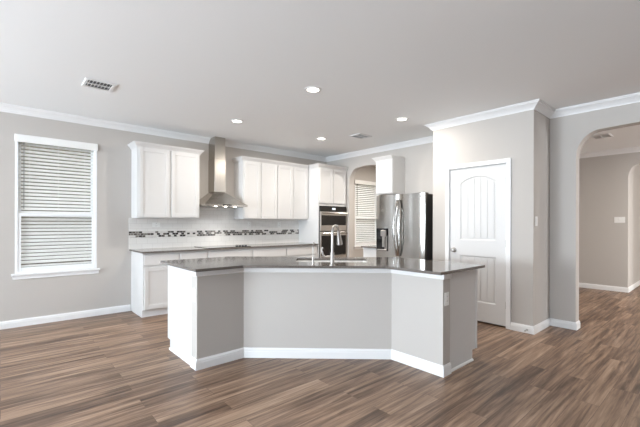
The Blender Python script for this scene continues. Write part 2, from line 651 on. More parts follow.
def make_blind(w4, y, label, tilt):
    x0, x1, z0, z1 = w4
    w, h = x1 - x0, z1 - z0
    t = thing('window_blind', label, 'blind', (x0, y, z0))
    bm = bmesh.new()
    add_box(bm, -0.006, w + 0.006, -0.022, 0.004, h - 0.082, h + 0.012, 0.004)
    obj('valance', bm, PLASTIC, t)
    bm = bmesh.new()
    pitch, sw = 0.0455, 0.05
    z = h - 0.095
    yc = 0.050
    c, s = math.cos(R(tilt)), math.sin(R(tilt))
    while z > 0.10:
        # a thin, slightly crowned slat; the room-side edge tips down
        prof = [(-sw / 2, 0), (-sw / 4, 0.0022), (0, 0.003), (sw / 4, 0.0022), (sw / 2, 0), (sw / 4, -0.0006), (0, 0.0002), (-sw / 4, -0.0006)]
        poly = [(yc + c * a - s * b, z + s * a + c * b) for a, b in prof]
        add_prism(bm, poly, 'x', 0.033, w - 0.033)
        z -= pitch
    obj('slats', bm, SLAT, t)
    bm = bmesh.new()
    add_box(bm, 0.033, w - 0.033, yc - 0.02, yc + 0.02, 0.075, 0.097, 0.004)
    obj('bottom_rail', bm, PLASTIC, t)
    bm = bmesh.new()
    for fx in (0.16, 0.5, 0.84):
        add_tube(bm, [(w * fx, yc - 0.026, 0.09), (w * fx, yc - 0.026, h - 0.08)], 0.0011, 6)
    obj('ladder_cord', bm, PLASTIC, t)
    bm = bmesh.new()
    add_tube(bm, [(0.085, -0.004, h - 0.07), (0.085, -0.006, h * 0.47)], 0.0045, 8)
    obj('tilt_wand', bm, CORD, t)
    return t


make_window('window_1', WIN1, HY, 'white single-hung window on the left wall')
make_blind(WIN1, HY, 'white slatted blind in the large window at left', 41)
make_window('window_2', WIN2, HY, 'white window of the room behind the arch')
make_blind(WIN2, HY, 'white slatted blind seen through the arch beside the wall oven', 41)

# outdoors, seen between the slats
bm = bmesh.new()
add_box(bm, -30, 40, HY + TH + 0.05, 40, -0.25, -0.15)
struct('ground', bm, GRASS, 'lawn outside', 'ground')
hs = thing('neighbor_house', 'tan neighbouring house glimpsed between the blind slats', 'house', (0, 10.5, -0.15))
box_obj('wall', TAN, hs, -4.5, 26.0, 0, 5, 0, 4.6)
bm = bmesh.new()
add_prism(bm, [(-0.45, 4.55), (5.45, 4.55), (2.5, 6.0)], 'x', -4.9, 26.4)
obj('roof', bm, ROOFM, hs)

# ------------------------------------------------------------------ pantry door
dr = thing('door_1', 'white arched-panel pantry door beside the fridge', 'door', (PX, DOOR_Y1, 0), R(-90), kind='structure')
DW = DOOR_Y1 - DOOR_Y0


def make_door():
    w, zb, zt = DW, 0.022, 2.055
    bm = bmesh.new()
    px0, px1 = 0.145, w - 0.125
    lo = [(px0, 0.27), (px1, 0.27), (px1, 0.875), (px0, 0.875)]
    def arch_z(x):
        u = (x - px0) / (px1 - px0)
        return 1.855 + 0.085 * math.sin(math.pi * u) ** 0.8
    n = 16
    up = [(px0, 1.085), (px1, 1.085)] + [(px1 + (px0 - px1) * k / n, arch_z(px1 + (px0 - px1) * k / n)) for k in range(n + 1)]
    outer = [(0, zb), (w, zb), (w, zt), (0, zt)]
    yF, yB = 0.012, 0.047
    def ring(pts, y):
        vs = [bm.verts.new((x, y, z)) for x, z in pts]
        es = [bm.edges.new((vs[i], vs[(i + 1) % len(vs)])) for i in range(len(vs))]
        return vs, es
    vo, eo = ring(outer, yF)
    vl, el = ring(lo, yF)
    vu, eu = ring(up, yF)
    bmesh.ops.triangle_fill(bm, edges=eo + el + eu, use_beauty=True, normal=(0, -1, 0))
    vb, _ = ring(outer, yB)
    for i in range(4):
        j = (i + 1) % 4
        bm.faces.new((vo[i], vo[j], vb[j], vb[i]))
    bm.faces.new(vb)
    def inset(pts, d):
        cx = sum(p[0] for p in pts) / len(pts); cz = (max(p[1] for p in pts) + min(p[1] for p in pts)) / 2
        hw = (max(p[0] for p in pts) - min(p[0] for p in pts)) / 2
        hh = (max(p[1] for p in pts) - min(p[1] for p in pts)) / 2
        return [(cx + (x - cx) * (hw - d) / hw, cz + (z - cz) * (hh - d) / hh) for x, z in pts]
    for vs, pts in ((vl, lo), (vu, up)):
        p2 = inset(pts, 0.018)
        v2, _ = ring(p2, yF + 0.012)
        for i in range(len(vs)):
            j = (i + 1) % len(vs)
            bm.faces.new((vs[i], vs[j], v2[j], v2[i]))
        bm.faces.new(v2)
    bmesh.ops.recalc_face_normals(bm, faces=bm.faces[:])
    obj('door_slab', bm, DOORW, dr)
    # plank strips inside each panel
    for top in (False, True):
        bm = bmesh.new()
        a, b = px0 + 0.024, px1 - 0.024
        nb = 5
        for k in range(nb):
            x0 = a + (b - a) * k / nb + 0.003
            x1 = a + (b - a) * (k + 1) / nb - 0.003
            if top:
                xs = [x1 + (x0 - x1) * q / 4 for q in range(5)]
                poly = [(x0, 1.112), (x1, 1.112)] + [(x, arch_z(x) - 0.028) for x in xs]
            else:
                poly = [(x0, 0.297), (x1, 0.297), (x1, 0.848), (x0, 0.848)]
            add_prism(bm, poly, 'y', yF + 0.005, yF + 0.014)
        obj('door_panel', bm, DOORW, dr)
    bm = bmesh.new()
    g = 0.006
    cw = 0.056
    prof = [(0, 0), (0, -0.012), (0.010, -0.017), (0.044, -0.017), (0.056, -0.010), (0.056, 0)]
    # casing as two legs and a head
    for (x0, x1) in ((-g - cw, -g), (w + g, w + g + cw)):
        add_box(bm, x0, x1, -0.017, 0, 0, zt + g, 0.004)
    add_box(bm, -g - cw, w + g + cw, -0.018, 0, zt + g, zt + g + cw, 0.004)
    obj('door_casing', bm, TRIM, dr)
    bm = bmesh.new()
    add_box(bm, -0.0075, -0.0025, 0.0, 0.11, 0, zt + 0.006)
    add_box(bm, w + 0.0025, w + 0.0075, 0.0, 0.11, 0, zt + 0.006)
    add_box(bm, -0.0075, w + 0.0075, 0.0, 0.11, zt + 0.004, zt + 0.014)
    obj('door_jamb', bm, TRIM, dr)
    bm = bmesh.new()
    M = Matrix.Translation((0.06, 0.012, 0.94)) @ Matrix.Rotation(R(90), 4, 'X')
    add_lathe(bm, [(0, 0), (0.034, 0), (0.034, 0.005), (0.028, 0.010), (0.013, 0.013), (0.012, 0.028), (0.022, 0.034), (0.029, 0.044),
                   (0.029, 0.054), (0.020, 0.064), (0, 0.067)], 24, M)
    obj('door_knob', bm, CHROME, dr, True)
    for z in (0.285, 1.055, 1.84):
        bm = bmesh.new()
        add_tube(bm, [(w + 0.001, 0.003, z - 0.045), (w + 0.001, 0.003, z + 0.045)], 0.0065, 10)
        obj('hinge', bm, CHROME, dr, True)


make_door()

# door stop on the baseboard at the pantry corner
bm = bmesh.new()
add_tube(bm, [(0, 0, 0), (-0.01, 0, 0), (-0.012, 0, 0), (-0.06, 0, 0), (-0.062, 0, 0), (-0.075, 0, 0)], [0.012, 0.012, 0.005, 0.005, 0.009, 0.008], 10)
tag(obj('door_stop', bm, CHROME, smooth=True, loc=(PX - 0.016, 1.585, 0.042)), 'small dark door stop on the baseboard at the pantry corner', 'door stop')

# ------------------------------------------------------------------ cabinet parts (local: x right, -y towards the viewer, z up)


def shaker(name, parent, x0, x1, z0, z1, yf, mat=None, rail=0.055, flat=False):
    """a door or drawer front whose face lies at y = yf"""
    bm = bmesh.new()
    t = 0.019
    if flat:
        add_box(bm, x0, x1, yf, yf + t, z0, z1, 0.003)
    else:
        add_box(bm, x0, x0 + rail, yf, yf + t, z0, z1, 0.0018)
        add_box(bm, x1 - rail, x1, yf, yf + t, z0, z1, 0.0018)
        add_box(bm, x0 + rail, x1 - rail, yf, yf + t, z0, z0 + rail, 0.0018)
        add_box(bm, x0 + rail, x1 - rail, yf, yf + t, z1 - rail, z1, 0.0018)
        add_box(bm, x0 + rail - 0.004, x1 - rail + 0.004, yf + 0.009, yf + t - 0.001, z0 + rail - 0.004, z1 - rail + 0.004)
    return obj(name, bm, mat or CAB, parent)


CABCROWN = [(0, -0.075), (0.006, -0.075), (0.010, -0.060), (0.030, -0.034), (0.044, -0.022), (0.048, -0.010), (0.056, -0.008), (0.056, 0.0), (0, 0)]


def upper_cabinet(label, x, y_wall, w, z0, z1, rz=0.0, depth=0.33, ndoors=2, left_end=True, right_end=True, loc=None, group=None):
    t = thing('upper_cabinet', label, 'cabinet', loc or (x, y_wall, z0), rz, group)
    h = z1 - z0
    d = depth - 0.019
    bm = bmesh.new()
    add_box(bm, 0, w, -d, -0.002, 0, h, 0.0015)
    obj('cabinet_body', bm, CAB, t)
    side = 0.020 if left_end else 0.010
    gap = 0.030 if ndoors == 2 else 0
    sr = 0.020 if right_end else 0.010
    xs = [(side, w / 2 - gap / 2), (w / 2 + gap / 2, w - sr)] if ndoors == 2 else [(side, w - sr)]
    for a, b in xs:
        shaker('cabinet_door', t, a, b, 0.016, h - 0.072, -depth)
    path = []
    if left_end:
        path.append((0, -0.002))
    path += [(0, -d), (w, -d)]
    if right_end:
        path.append((w, -0.002))
    bm = bmesh.new()
    add_sweep(bm, [(o, h + z) for o, z in CABCROWN], path, -1)
    obj('cabinet_crown', bm, CAB, t)
    return t


ZU0, ZU1 = 1.372, 2.455
upper_cabinet('white two-door wall cabinet left of the range hood', 1.450, HY, 0.914, ZU0, ZU1)
upper_cabinet('white two-door wall cabinet immediately right of the range hood', 3.135, HY, 0.715, ZU0, ZU1, right_end=False)
upper_cabinet('white two-door wall cabinet between the oven tower and its twin by the hood', 3.850, HY, 0.740, ZU0, ZU1, left_end=False, right_end=False)
upper_cabinet('tall narrow white wall cabinet above the left edge of the fridge', 0, 0, 0.375, 1.80, ZU1, R(-90), 0.37, 1, right_end=False,
              loc=(FX, 4.185, 1.82))

# base cabinets along the back wall
BASE_X = [1.450, 1.935, 2.366, 3.145, 3.845, 4.590]
LAB = ['white base cabinet at the left end of the back counter run',
       'second white base cabinet from the left end of the back run',
       'white base cabinet under the cooktop',
       'white base cabinet just right of the one under the cooktop',
       'white base cabinet against the wall oven tower']
CT_B = 0.888     # underside of the back countertop
for i in range(5):
    x0, x1 = BASE_X[i], BASE_X[i + 1]
    w = x1 - x0
    t = thing('base_cabinet', LAB[i], 'cabinet', (x0, HY, 0), group='base cabinets under the back countertop')
    bm = bmesh.new()
    add_prism(bm, [(-0.002, 0), (-0.535, 0), (-0.535, 0.10), (-0.600, 0.10), (-0.600, CT_B), (-0.002, CT_B)], 'x', 0, w - 0.0005)
    obj('cabinet_body', bm, CAB, t)
    shaker('drawer_front', t, 0.014, w - 0.014, CT_B - 0.172, CT_B - 0.028, -0.619, flat=True)
    if w > 0.6:
        shaker('cabinet_door', t, 0.014, w / 2 - 0.008, 0.118, CT_B - 0.198, -0.619)
        shaker('cabinet_door', t, w / 2 + 0.008, w - 0.014, 0.118, CT_B - 0.198, -0.619)
    else:
        shaker('cabinet_door', t, 0.014, w - 0.014, 0.118, CT_B - 0.198, -0.619)
    bm = bmesh.new()
    add_box(bm, 0, w - 0.0005, -0.541, -0.535, 0, 0.098)
    obj('toe_kick', bm, TRIM, t)

bm = bmesh.new()
add_box(bm, 1.425, 4.592, HY - 0.645, HY - 0.002, CT_B, CT_B + 0.024, 0.003)
tag(obj('back_countertop', bm, STONE), 'grey stone countertop along the back wall under the tile', 'countertop')

# backsplash
sp = thing('tile_backsplash', 'white subway tile backsplash with a mosaic strip', 'backsplash', (1.415, HY, 0), kind='structure')
bm = bmesh.new()
add_box(bm, 0, 4.598 - 1.415, -0.010, -0.001, CT_B + 0.024, ZU0 + 0.005)
add_box(bm, 2.372 - 1.415, 3.133 - 1.415, -0.010, -0.001, ZU0 + 0.005, 1.64)
obj('tile_field', bm, TILE, sp)
bm = bmesh.new()
add_box(bm, 0, 4.598 - 1.415, -0.0125, -0.0095, 1.081, 1.175)
obj('mosaic_band', bm, MOSAIC, sp)

# cooktop
ck = thing('cooktop', 'black glass cooktop on the back counter under the hood', 'cooktop', (2.755, HY - 0.33, CT_B + 0.024))
bm = bmesh.new()
add_box(bm, -0.375, 0.375, -0.255, 0.255, 0, 0.006, 0.002)
obj('glass_top', bm, BLACKG, ck)
for s in (-1, 1):
    box_obj('steel_edge', STEEL, ck, s * 0.377 - 0.004, s * 0.377 + 0.004, -0.257, 0.257, 0, 0.0085, 0.001)
for k, x in enumerate((0.0, 0.055, 0.11, 0.165)):
    bm = bmesh.new()
    add_lathe(bm, [(0, 0.006), (0.021, 0.006), (0.020, 0.026), (0.015, 0.029), (0, 0.030)], 16, Matrix.Translation((0.14 + x, -0.215, 0)))
    obj('burner_knob', bm, BLACKP, ck, True)

# ------------------------------------------------------------------ range hood
HDX = 2.745
hd = thing('range_hood', 'stainless chimney range hood over the cooktop', 'range hood', (HDX, HY, 1.575))
bm = bmesh.new()
W2, DP = 0.375, 0.500
cw2, cd = 0.098, 0.250
# rim band then a canopy of flat facets rising to the chimney
rim = [(-W2, 0), (-W2, -DP + 0.10), (-W2 + 0.10, -DP), (W2 - 0.10, -DP), (W2, -DP + 0.10), (W2, 0)]
top = [(-cw2, 0), (-cw2, -cd), (-cw2 + 0.004, -cd - 0.004), (cw2 - 0.004, -cd - 0.004), (cw2, -cd), (cw2, 0)]
rim = [(-W2, -0.002), (-W2, -DP), (-0.15, -DP), (0.15, -DP), (W2, -DP), (W2, -0.002)]
top = [(-cw2, -0.002), (-cw2, -cd), (-cw2 * 0.55, -cd), (cw2 * 0.55, -cd), (cw2, -cd), (cw2, -0.002)]
rings = []
for s, z in ((0.0, 0.0), (0.0, 0.028), (0.50, 0.132), (1.0, 0.240)):
    rings.append([bm.verts.new((a[0] + (b[0] - a[0]) * s, a[1] + (b[1] - a[1]) * s, z)) for a, b in zip(rim, top)])
for a, b in zip(rings, rings[1:]):
    for k in range(6):
        k2 = (k + 1) % 6
        bm.faces.new((a[k], a[k2], b[k2], b[k]))
bm.faces.new(rings[0])
bm.faces.new(rings[-1])
bmesh.ops.recalc_face_normals(bm, faces=bm.faces[:])
obj('hood_canopy', bm, STEEL_H, hd)
bm = bmesh.new()
add_box(bm, -cw2, cw2, -cd, -0.002, 0.245, 0.80, 0.002)
add_box(bm, -cw2 + 0.004, cw2 - 0.004, -cd + 0.004, -0.002, 0.80, CZ - 1.575 - 0.002, 0.002)
obj('hood_chimney', bm, STEEL_H, hd)
bm = bmesh.new()
add_box(bm, -W2 + 0.03, W2 - 0.03, -DP + 0.09, -0.03, -0.006, 0.0, 0.002)
obj('grease_filter', bm, STEEL, hd)
bm = bmesh.new()
add_box(bm, -0.075, 0.075, -DP - 0.002, -DP, 0.010, 0.030)
obj('control_strip', bm, BLACKP, hd)
for x in (-0.17, 0.0, 0.17):
    bm = bmesh.new()
    add_lathe(bm, [(0, -0.010), (0.018, -0.010), (0.021, -0.006), (0.021, 0.0)], 16, Matrix.Translation((x, -DP + 0.055, 0)))
    obj('hood_lamp', bm, LAMP, hd, True)
for x in (-0.17, 0.0, 0.17):
    l = bpy.data.lights.new('hood_lamp_light', 'SPOT')
    l.energy, l.spot_size, l.spot_blend, l.color, l.shadow_soft_size = 5.0, R(120), 0.7, (1.0, 0.93, 0.84), 0.025
    lo = bpy.data.objects.new('hood_lamp_light', l)
    COL.objects.link(lo)
    lo.parent = hd
    lo.location = (x, -DP + 0.055, -0.016)

# ------------------------------------------------------------------ oven tower and wall oven
TX0, TX1 = 4.600, 5.376
tw = thing('oven_tower_cabinet', 'tall white cabinet housing the wall oven in the corner', 'cabinet', (TX0, HY, 0))
TW = TX1 - TX0
D = 0.620
OV0, OV1 = 0.545, 1.645
bm = bmesh.new()
add_box(bm, 0, 0.022, -D, -0.002, 0.0, ZU1)
add_box(bm, TW - 0.022, TW, -D, -0.002, 0.0, ZU1)
add_box(bm, 0.022, TW - 0.022, -D, -0.002, OV1 + 0.004, ZU1)
add_box(bm, 0.022, TW - 0.022, -D, -0.002, 0.10, OV0 - 0.004)
add_box(bm, 0.022, TW - 0.022, -0.022, -0.002, OV0 - 0.004, OV1 + 0.004)
obj('cabinet_body', bm, CAB, tw)
shaker('cabinet_door', tw, 0.020, TW / 2 - 0.013, OV1 + 0.055, ZU1 - 0.072, -D - 0.019)
shaker('cabinet_door', tw, TW / 2 + 0.013, TW - 0.020, OV1 + 0.055, ZU1 - 0.072, -D - 0.019)
shaker('drawer_front', tw, 0.020, TW - 0.020, 0.118, OV0 - 0.030, -D - 0.019)
bm = bmesh.new()
add_sweep(bm, [(o, ZU1 + z) for o, z in CABCROWN], [(0, -0.388), (0, -D), (TW, -D)], -1)
obj('cabinet_crown', bm, CAB, tw)
bm = bmesh.new()
add_box(bm, 0.022, TW - 0.022, -D + 0.07, -D + 0.076, 0, 0.10)
obj('toe_kick', bm, TRIM, tw)

ov = thing('wall_oven', 'black and steel double wall oven built into the white tower', 'oven', (TX0 + TW / 2, HY - D, OV0))
OW = TW / 2 - 0.026
box_obj('oven_body', BLACKP, ov, -OW, OW, -0.012, 0.55, 0.0, OV1 - OV0, 0.002)
H = OV1 - OV0
bm = bmesh.new()
add_box(bm, -OW + 0.004, OW - 0.004, -0.030, -0.012, H - 0.105, H - 0.004, 0.002)
cp = obj('control_panel', bm, BLACKG, ov)
bm = bmesh.new()
add_box(bm, -0.045, 0.045, -0.0312, -0.0298, H - 0.075, H - 0.035)
obj('display', bm, DISPLAY, cp)


def oven_door(name, z0, z1):
    bm = bmesh.new()
    add_box(bm, -OW + 0.004, OW - 0.004, -0.034, -0.012, z0, z1, 0.003)
    d = obj(name, bm, OVSTEEL, ov)
    bm = bmesh.new()
    add_box(bm, -OW + 0.028, OW - 0.022, -0.0355, -0.033, z0 + 0.110, z1 - 0.072)
    obj('oven_window', bm, BLACKG, d)
    bm = bmesh.new()
    zc = z1 - 0.030
    add_tube(bm, [(-OW + 0.02, -0.075, zc), (OW - 0.02, -0.075, zc)], 0.013, 12)
    for s in (-1, 1):
        add_box(bm, s * (OW - 0.05) - 0.010, s * (OW - 0.05) + 0.010, -0.072, -0.034, zc - 0.009, zc + 0.009)
    obj('door_handle', bm, STEEL, d)


oven_door('microwave_door', 0.610, H - 0.112)
oven_door('oven_door', 0.014, 0.590)

# ------------------------------------------------------------------ fridge (local: x right, -y out of the front)
FRY = 3.845
fr = thing('refrigerator', 'stainless french door refrigerator beside the pantry wall', 'refrigerator', (4.62, FRY, 0), R(-90))
FW, FH, FT = 0.915, 1.745, 0.06
box_obj('fridge_body', DARKP, fr, 0.004, FW - 0.004, 0.075, 0.755, 0.02, FH, 0.004)
for x in (0.08, FW - 0.08):
    box_obj('hinge_cover', DARKP, fr, x - 0.05, x + 0.05, 0.03, 0.16, FH, FH + 0.022, 0.005)


def fdoor(name, x0, x1, z0, z1):
    """door with a gently bowed face"""
    bm = bmesh.new()
    n = 10
    front = []
    for k in range(n + 1):
        s = k / n
        bow = 0.014 * (1 - (2 * s - 1) ** 2)
        ed = 0.012 if k in (0, n) else 0.0
        front.append((x0 + (x1 - x0) * s, 0.004 + ed - bow))
    poly = front + [(x1, 0.070), (x0, 0.070)]
    add_prism(bm, poly, 'z', z0, z1)
    return obj(name, bm, STEEL, fr, True)


mid = FW * 0.50
dL = fdoor('fridge_door', 0.002, mid - 0.003, 0.70, FH + 0.012)
dR = fdoor('fridge_door', mid + 0.003, FW - 0.002, 0.70, FH + 0.012)
dF = fdoor('freezer_drawer', 0.002, FW - 0.002, 0.06, 0.692)
box_obj('kick_plate', DARKP, fr, 0.01, FW - 0.01, 0.04, 0.075, 0.0, 0.055)


def fhandle(parent, x, lean):
    bm = bmesh.new()
    pts = []
    for k in range(17):
        s = k / 16
        z = 0.80 + 0.87 * s
        b = math.sin(math.pi * s)
        pts.append((x + lean * 0.03 * (1 - b), -0.012 - 0.062 * b ** 0.7, z))
    add_tube(bm, pts, 0.0155, 12)
    obj('door_handle', bm, STEEL, parent, True)


fhandle(dL, mid - 0.040, 1)
fhandle(dR, mid + 0.040, -1)
bm = bmesh.new()
add_tube(bm, [(0.10, 0.0, 0.625), (0.11, -0.055, 0.625), (0.20, -0.066, 0.625), (FW / 2, -0.070, 0.625), (FW - 0.20, -0.066, 0.625),
              (FW - 0.11, -0.055, 0.625), (FW - 0.10, 0.0, 0.625)], 0.013, 12)
obj('door_handle', bm, STEEL, dF, True)
# ice and water dispenser
bm = bmesh.new()
DX0, DX1, DZ0, DZ1 = 0.030, 0.265, 0.865, 1.225
for a, b, c, d in ((DX0, DX0 + 0.02, DZ0, DZ1), (DX1 - 0.02, DX1, DZ0, DZ1), (DX0, DX1, DZ1 - 0.11, DZ1), (DX0, DX1, DZ0, DZ0 + 0.025)):
    add_box(bm, a, b, -0.014, 0.006, c, d, 0.002)
add_box(bm, DX0, DX1, -0.0095, -0.004, DZ0, DZ1)
dp = obj('water_dispenser', bm, BLACKG, dL)
bm = bmesh.new()
add_box(bm, 0.125, 0.235, -0.034, -0.010, DZ1 - 0.13, DZ1 - 0.03, 0.008)
add_box(bm, 0.155, 0.205, -0.028, -0.010, DZ0 + 0.06, DZ1 - 0.13, 0.006)
obj('dispenser_paddle', bm, CHROME, dp)
bm = bmesh.new()
add_box(bm, DX0 + 0.02, DX1 - 0.02, -0.030, -0.006, DZ0 + 0.006, DZ0 + 0.024, 0.004)
obj('drip_tray', bm, CHROME, dp)
bm = bmesh.new()
add_box(bm, FW - 0.10, FW - 0.05, -0.0055, -0.001, FH - 0.045, FH - 0.033)
obj('badge', bm, CHROME, dR)

# low cabinet squeezed between the arch and the fridge, with its own counter
lc = thing('base_cabinet', 'small white base cabinet between the arch and the fridge', 'cabinet', (FX, 4.195, 0), R(-90))
lw = 0.345
bm = bmesh.new()
add_prism(bm, [(-0.002, 0), (-0.605, 0), (-0.605, 0.10), (-0.67, 0.10), (-0.67, CT_B), (-0.002, CT_B)], 'x', 0, lw)
obj('cabinet_body', bm, CAB, lc)
shaker('drawer_front', lc, 0.014, lw - 0.008, CT_B - 0.172, CT_B - 0.028, -0.689, flat=True)
shaker('cabinet_door', lc, 0.014, lw - 0.008, 0.118, CT_B - 0.198, -0.689)
bm = bmesh.new()
add_box(bm, FX - 0.72, FX - 0.002, 4.195 - lw, 4.212, CT_B, CT_B + 0.024, 0.003)
tag(obj('small_countertop', bm, STONE), 'short grey stone countertop left of the fridge', 'countertop')

# ------------------------------------------------------------------ kitchen island
isl = thing('kitchen_island', 'angled kitchen island with painted front and white base', 'kitchen island', (0, 0, 0))
IT = 0.885    # underside of the island top
A = (1.304, 3.120); B = (1.770, 3.120); C_ = (2.822, 2.148); D_ = (2.822, 1.608)
PT = 0.115
dv = Vector((C_[0] - B[0], C_[1] - B[1])).normalized()
nv = Vector((-dv.y, dv.x))
bo = Vector(B)


def off_line(dist, y=None, x=None):
    """point on the line parallel to the slanted front at a distance behind it"""
    p = bo + nv * dist
    if y is not None:
        s = (y - p.y) / dv.y
    else:
        s = (x - p.x) / dv.x
    q = p + dv * s
    return (q.x, q.y)


yi, xi = A[1] + PT, D_[0] + PT
wall_in = [(A[0], yi), off_line(PT, y=yi), off_line(PT, x=xi), (xi, D_[1])]
bm = bmesh.new()
add_prism(bm, [A, B, C_, D_] + wall_in[::-1], 'z', 0, IT)
obj('half_wall', bm, WALL, isl)
LE, RE = A[0] + 0.008, D_[1] + 0.010
XF, YF = 3.445, 3.89
front = 0.715
carc = [(LE, yi)] + wall_in[1:3] + [(xi, RE), (XF, RE), off_line(front, x=XF), off_line(front, y=YF), (LE, YF)]
toe = [(LE, yi)] + wall_in[1:3] + [(xi, RE), (XF - 0.07, RE), off_line(front - 0.07, x=XF - 0.07), off_line(front - 0.07, y=YF - 0.07), (LE, YF - 0.07)]
bm = bmesh.new()
add_prism(bm, toe, 'z', 0, 0.10)
obj('toe_kick', bm, CAB, isl)
# baseboard round the half wall, shoe strip on the end panels
bm = bmesh.new()
add_sweep(bm, BASE, [(A[0], yi), A, B, C_, D_, (xi, D_[1])], -1)
obj('baseboard', bm, TRIM, isl)
bm = bmesh.new()
SHOE = [(0, 0), (0.013, 0), (0.012, 0.012), (0.006, 0.019), (0, 0.019)]
add_sweep(bm, SHOE, [(LE, YF - 0.07), (LE, yi + 0.012)], -1)
obj('shoe_molding', bm, TRIM, isl)
bm = bmesh.new()
add_sweep(bm, SHOE, [(xi + 0.012, RE), (XF - 0.07, RE)], -1)
obj('shoe_molding', bm, TRIM, isl)
TOPTRIM = [(0, IT - 0.058), (0.010, IT - 0.058), (0.013, IT - 0.048), (0.018, IT - 0.044), (0.018, IT - 0.002), (0, IT - 0.002)]
bm = bmesh.new()
add_sweep(bm, TOPTRIM, [(A[0], yi), A, B, C_, D_, (xi, D_[1])], -1)
obj('top_trim', bm, TRIM, isl)


def island_front(name, p0, p1, z0, z1, flat=False):
    """door between two plan points on the kitchen side of the island"""
    a, b = Vector(p0), Vector(p1)
    w = (b - a).length
    ang = math.atan2(b.y - a.y, b.x - a.x)
    o = shaker(name, isl, 0, w, z0, z1, -0.019, flat=flat)
    o.location = (a.x, a.y, 0)
    o.rotation_euler = (0, 0, ang)


box_obj('corner_stile', CAB, isl, XF - 0.004, XF + 0.020, RE - 0.006, RE + 0.012, 0.10, IT)
q1, q2 = Vector(off_line(front, x=XF)), Vector(off_line(front, y=YF))
def span(a, b, n):
    a, b = Vector(a), Vector(b)
    d = (b - a) / n
    u = d.normalized() * 0.008
    return [(a + d * k + u, a + d * (k + 1) - u) for k in range(n)]
for a, b in span((XF, RE + 0.01), q1, 2) + span(q1, q2, 3) + span(q2, (LE + 0.01, YF), 1):
    island_front('drawer_front', a, b, IT - 0.175, IT - 0.028, True)
    island_front('cabinet_door', a, b, 0.118, IT - 0.198)

# island countertop with a sink cut-out
OA = (1.242, 3.000); OD = (2.665, 1.540)
OF_ = 0.140
cB = off_line(-OF_, y=OA[1]); cC = off_line(-OF_, x=OD[0])
cZ = (OA[0], YF + 0.022); cE = (XF + 0.022, OD[1])
c6 = off_line(front + 0.035, y=cZ[1]); c5 = off_line(front + 0.035, x=cE[0])
outer = [OA, cB, cC, OD, cE, c5, c6, cZ]
s_near, s_far, s_u0, s_u1 = PT + 0.055, PT + 0.465, 0.475, 1.235
def isp(u, n):
    p = bo + dv * (u + USH) + nv * n
    return (p.x, p.y)
USH = 0.0
def sink_rect(m=0.0):
    return [isp(s_u0 - m, s_near - m), isp(s_u1 + m, s_near - m), isp(s_u1 + m, s_far + m), isp(s_u0 - m, s_far + m)]


def round_poly(pts, r=0.03, n=5):
    out = []
    for i in range(len(pts)):
        p, a, b = Vector(pts[i]), Vector(pts[i - 1]), Vector(pts[(i + 1) % len(pts)])
        d1, d2 = (a - p).normalized(), (b - p).normalized()
        for k in range(n + 1):
            s = k / n
            q = p + d1 * r * (1 - s) ** 2 + d2 * r * s ** 2
            out.append((q.x, q.y))
    return out


hole = round_poly(sink_rect())
ITOP = IT + 0.024


def slab_with_hole(outer, hole, z0, z1):
    bm = bmesh.new()
    rings = {}
    for z in (z0, z1):
        edges = []
        for key, pts in (('o', outer), ('h', hole)):
            vs = [bm.verts.new((x, y, z)) for x, y in pts]
            rings[key, z] = vs
            edges += [bm.edges.new((vs[i], vs[(i + 1) % len(vs)])) for i in range(len(vs))]
        bmesh.ops.triangle_fill(bm, edges=edges, use_beauty=True, normal=(0, 0, 1))
    for key in ('o', 'h'):
        a, b = rings[key, z0], rings[key, z1]
        for i in range(len(a)):
            j = (i + 1) % len(a)
            bm.faces.new((a[i], a[j], b[j], b[i]))
    bmesh.ops.recalc_face_normals(bm, faces=bm.faces[:])
    return bm


obj('cabinet_body', slab_with_hole(carc, sink_rect(0.03), 0.10, IT), CAB, isl)
bm = slab_with_hole(outer, hole, IT, ITOP)
tag(obj('island_countertop', bm, STONE), 'angled dark grey polished stone countertop on the island', 'countertop')

# sink
sk = thing('kitchen_sink', 'stainless sink set into the island countertop', 'sink', (*isp((s_u0 + s_u1) / 2, (s_near + s_far) / 2), 0))
sc = Vector((sk.location.x, sk.location.y))
bm = bmesh.new()
rin = [(x - sc.x, y - sc.y) for x, y in round_poly(sink_rect(0.0), 0.032)]
rlip = [(x - sc.x, y - sc.y) for x, y in round_poly(sink_rect(0.022), 0.045)]
rbot = [(x - sc.x, y - sc.y) for x, y in round_poly(sink_rect(-0.02), 0.04)]
lv = [(rlip, IT - 0.004), (rlip, IT - 0.001), (rin, IT - 0.001), (rin, IT - 0.012), (rbot, IT - 0.20)]
rr = [[bm.verts.new((x, y, z)) for x, y in p] for p, z in lv]
for a, b in zip(rr, rr[1:]):
    for i in range(len(a)):
        j = (i + 1) % len(a)
        bm.faces.new((a[i], a[j], b[j], b[i]))
bm.faces.new(rr[-1])
bmesh.ops.recalc_face_normals(bm, faces=bm.faces[:])
obj('sink_basin', bm, SINKM, sk)
bm = bmesh.new()
add_lathe(bm, [(0, ITOP - 0.207), (0.04, ITOP - 0.207), (0.045, ITOP - 0.209)], 20)
obj('drain', bm, STEEL, sk)

# ------------------------------------------------------------------ taps on the island
def at_px(px, n):
    """plan point behind the slanted front at distance n, on the sight line of a photo column"""
    a = (px - 320) / F_PX
    yw = R(YAW)
    d = Vector((math.cos(yw) + a * math.sin(yw), math.sin(yw) - a * math.cos(yw)))
    t = (bo.dot(nv) + n) / d.dot(nv)
    return d * t


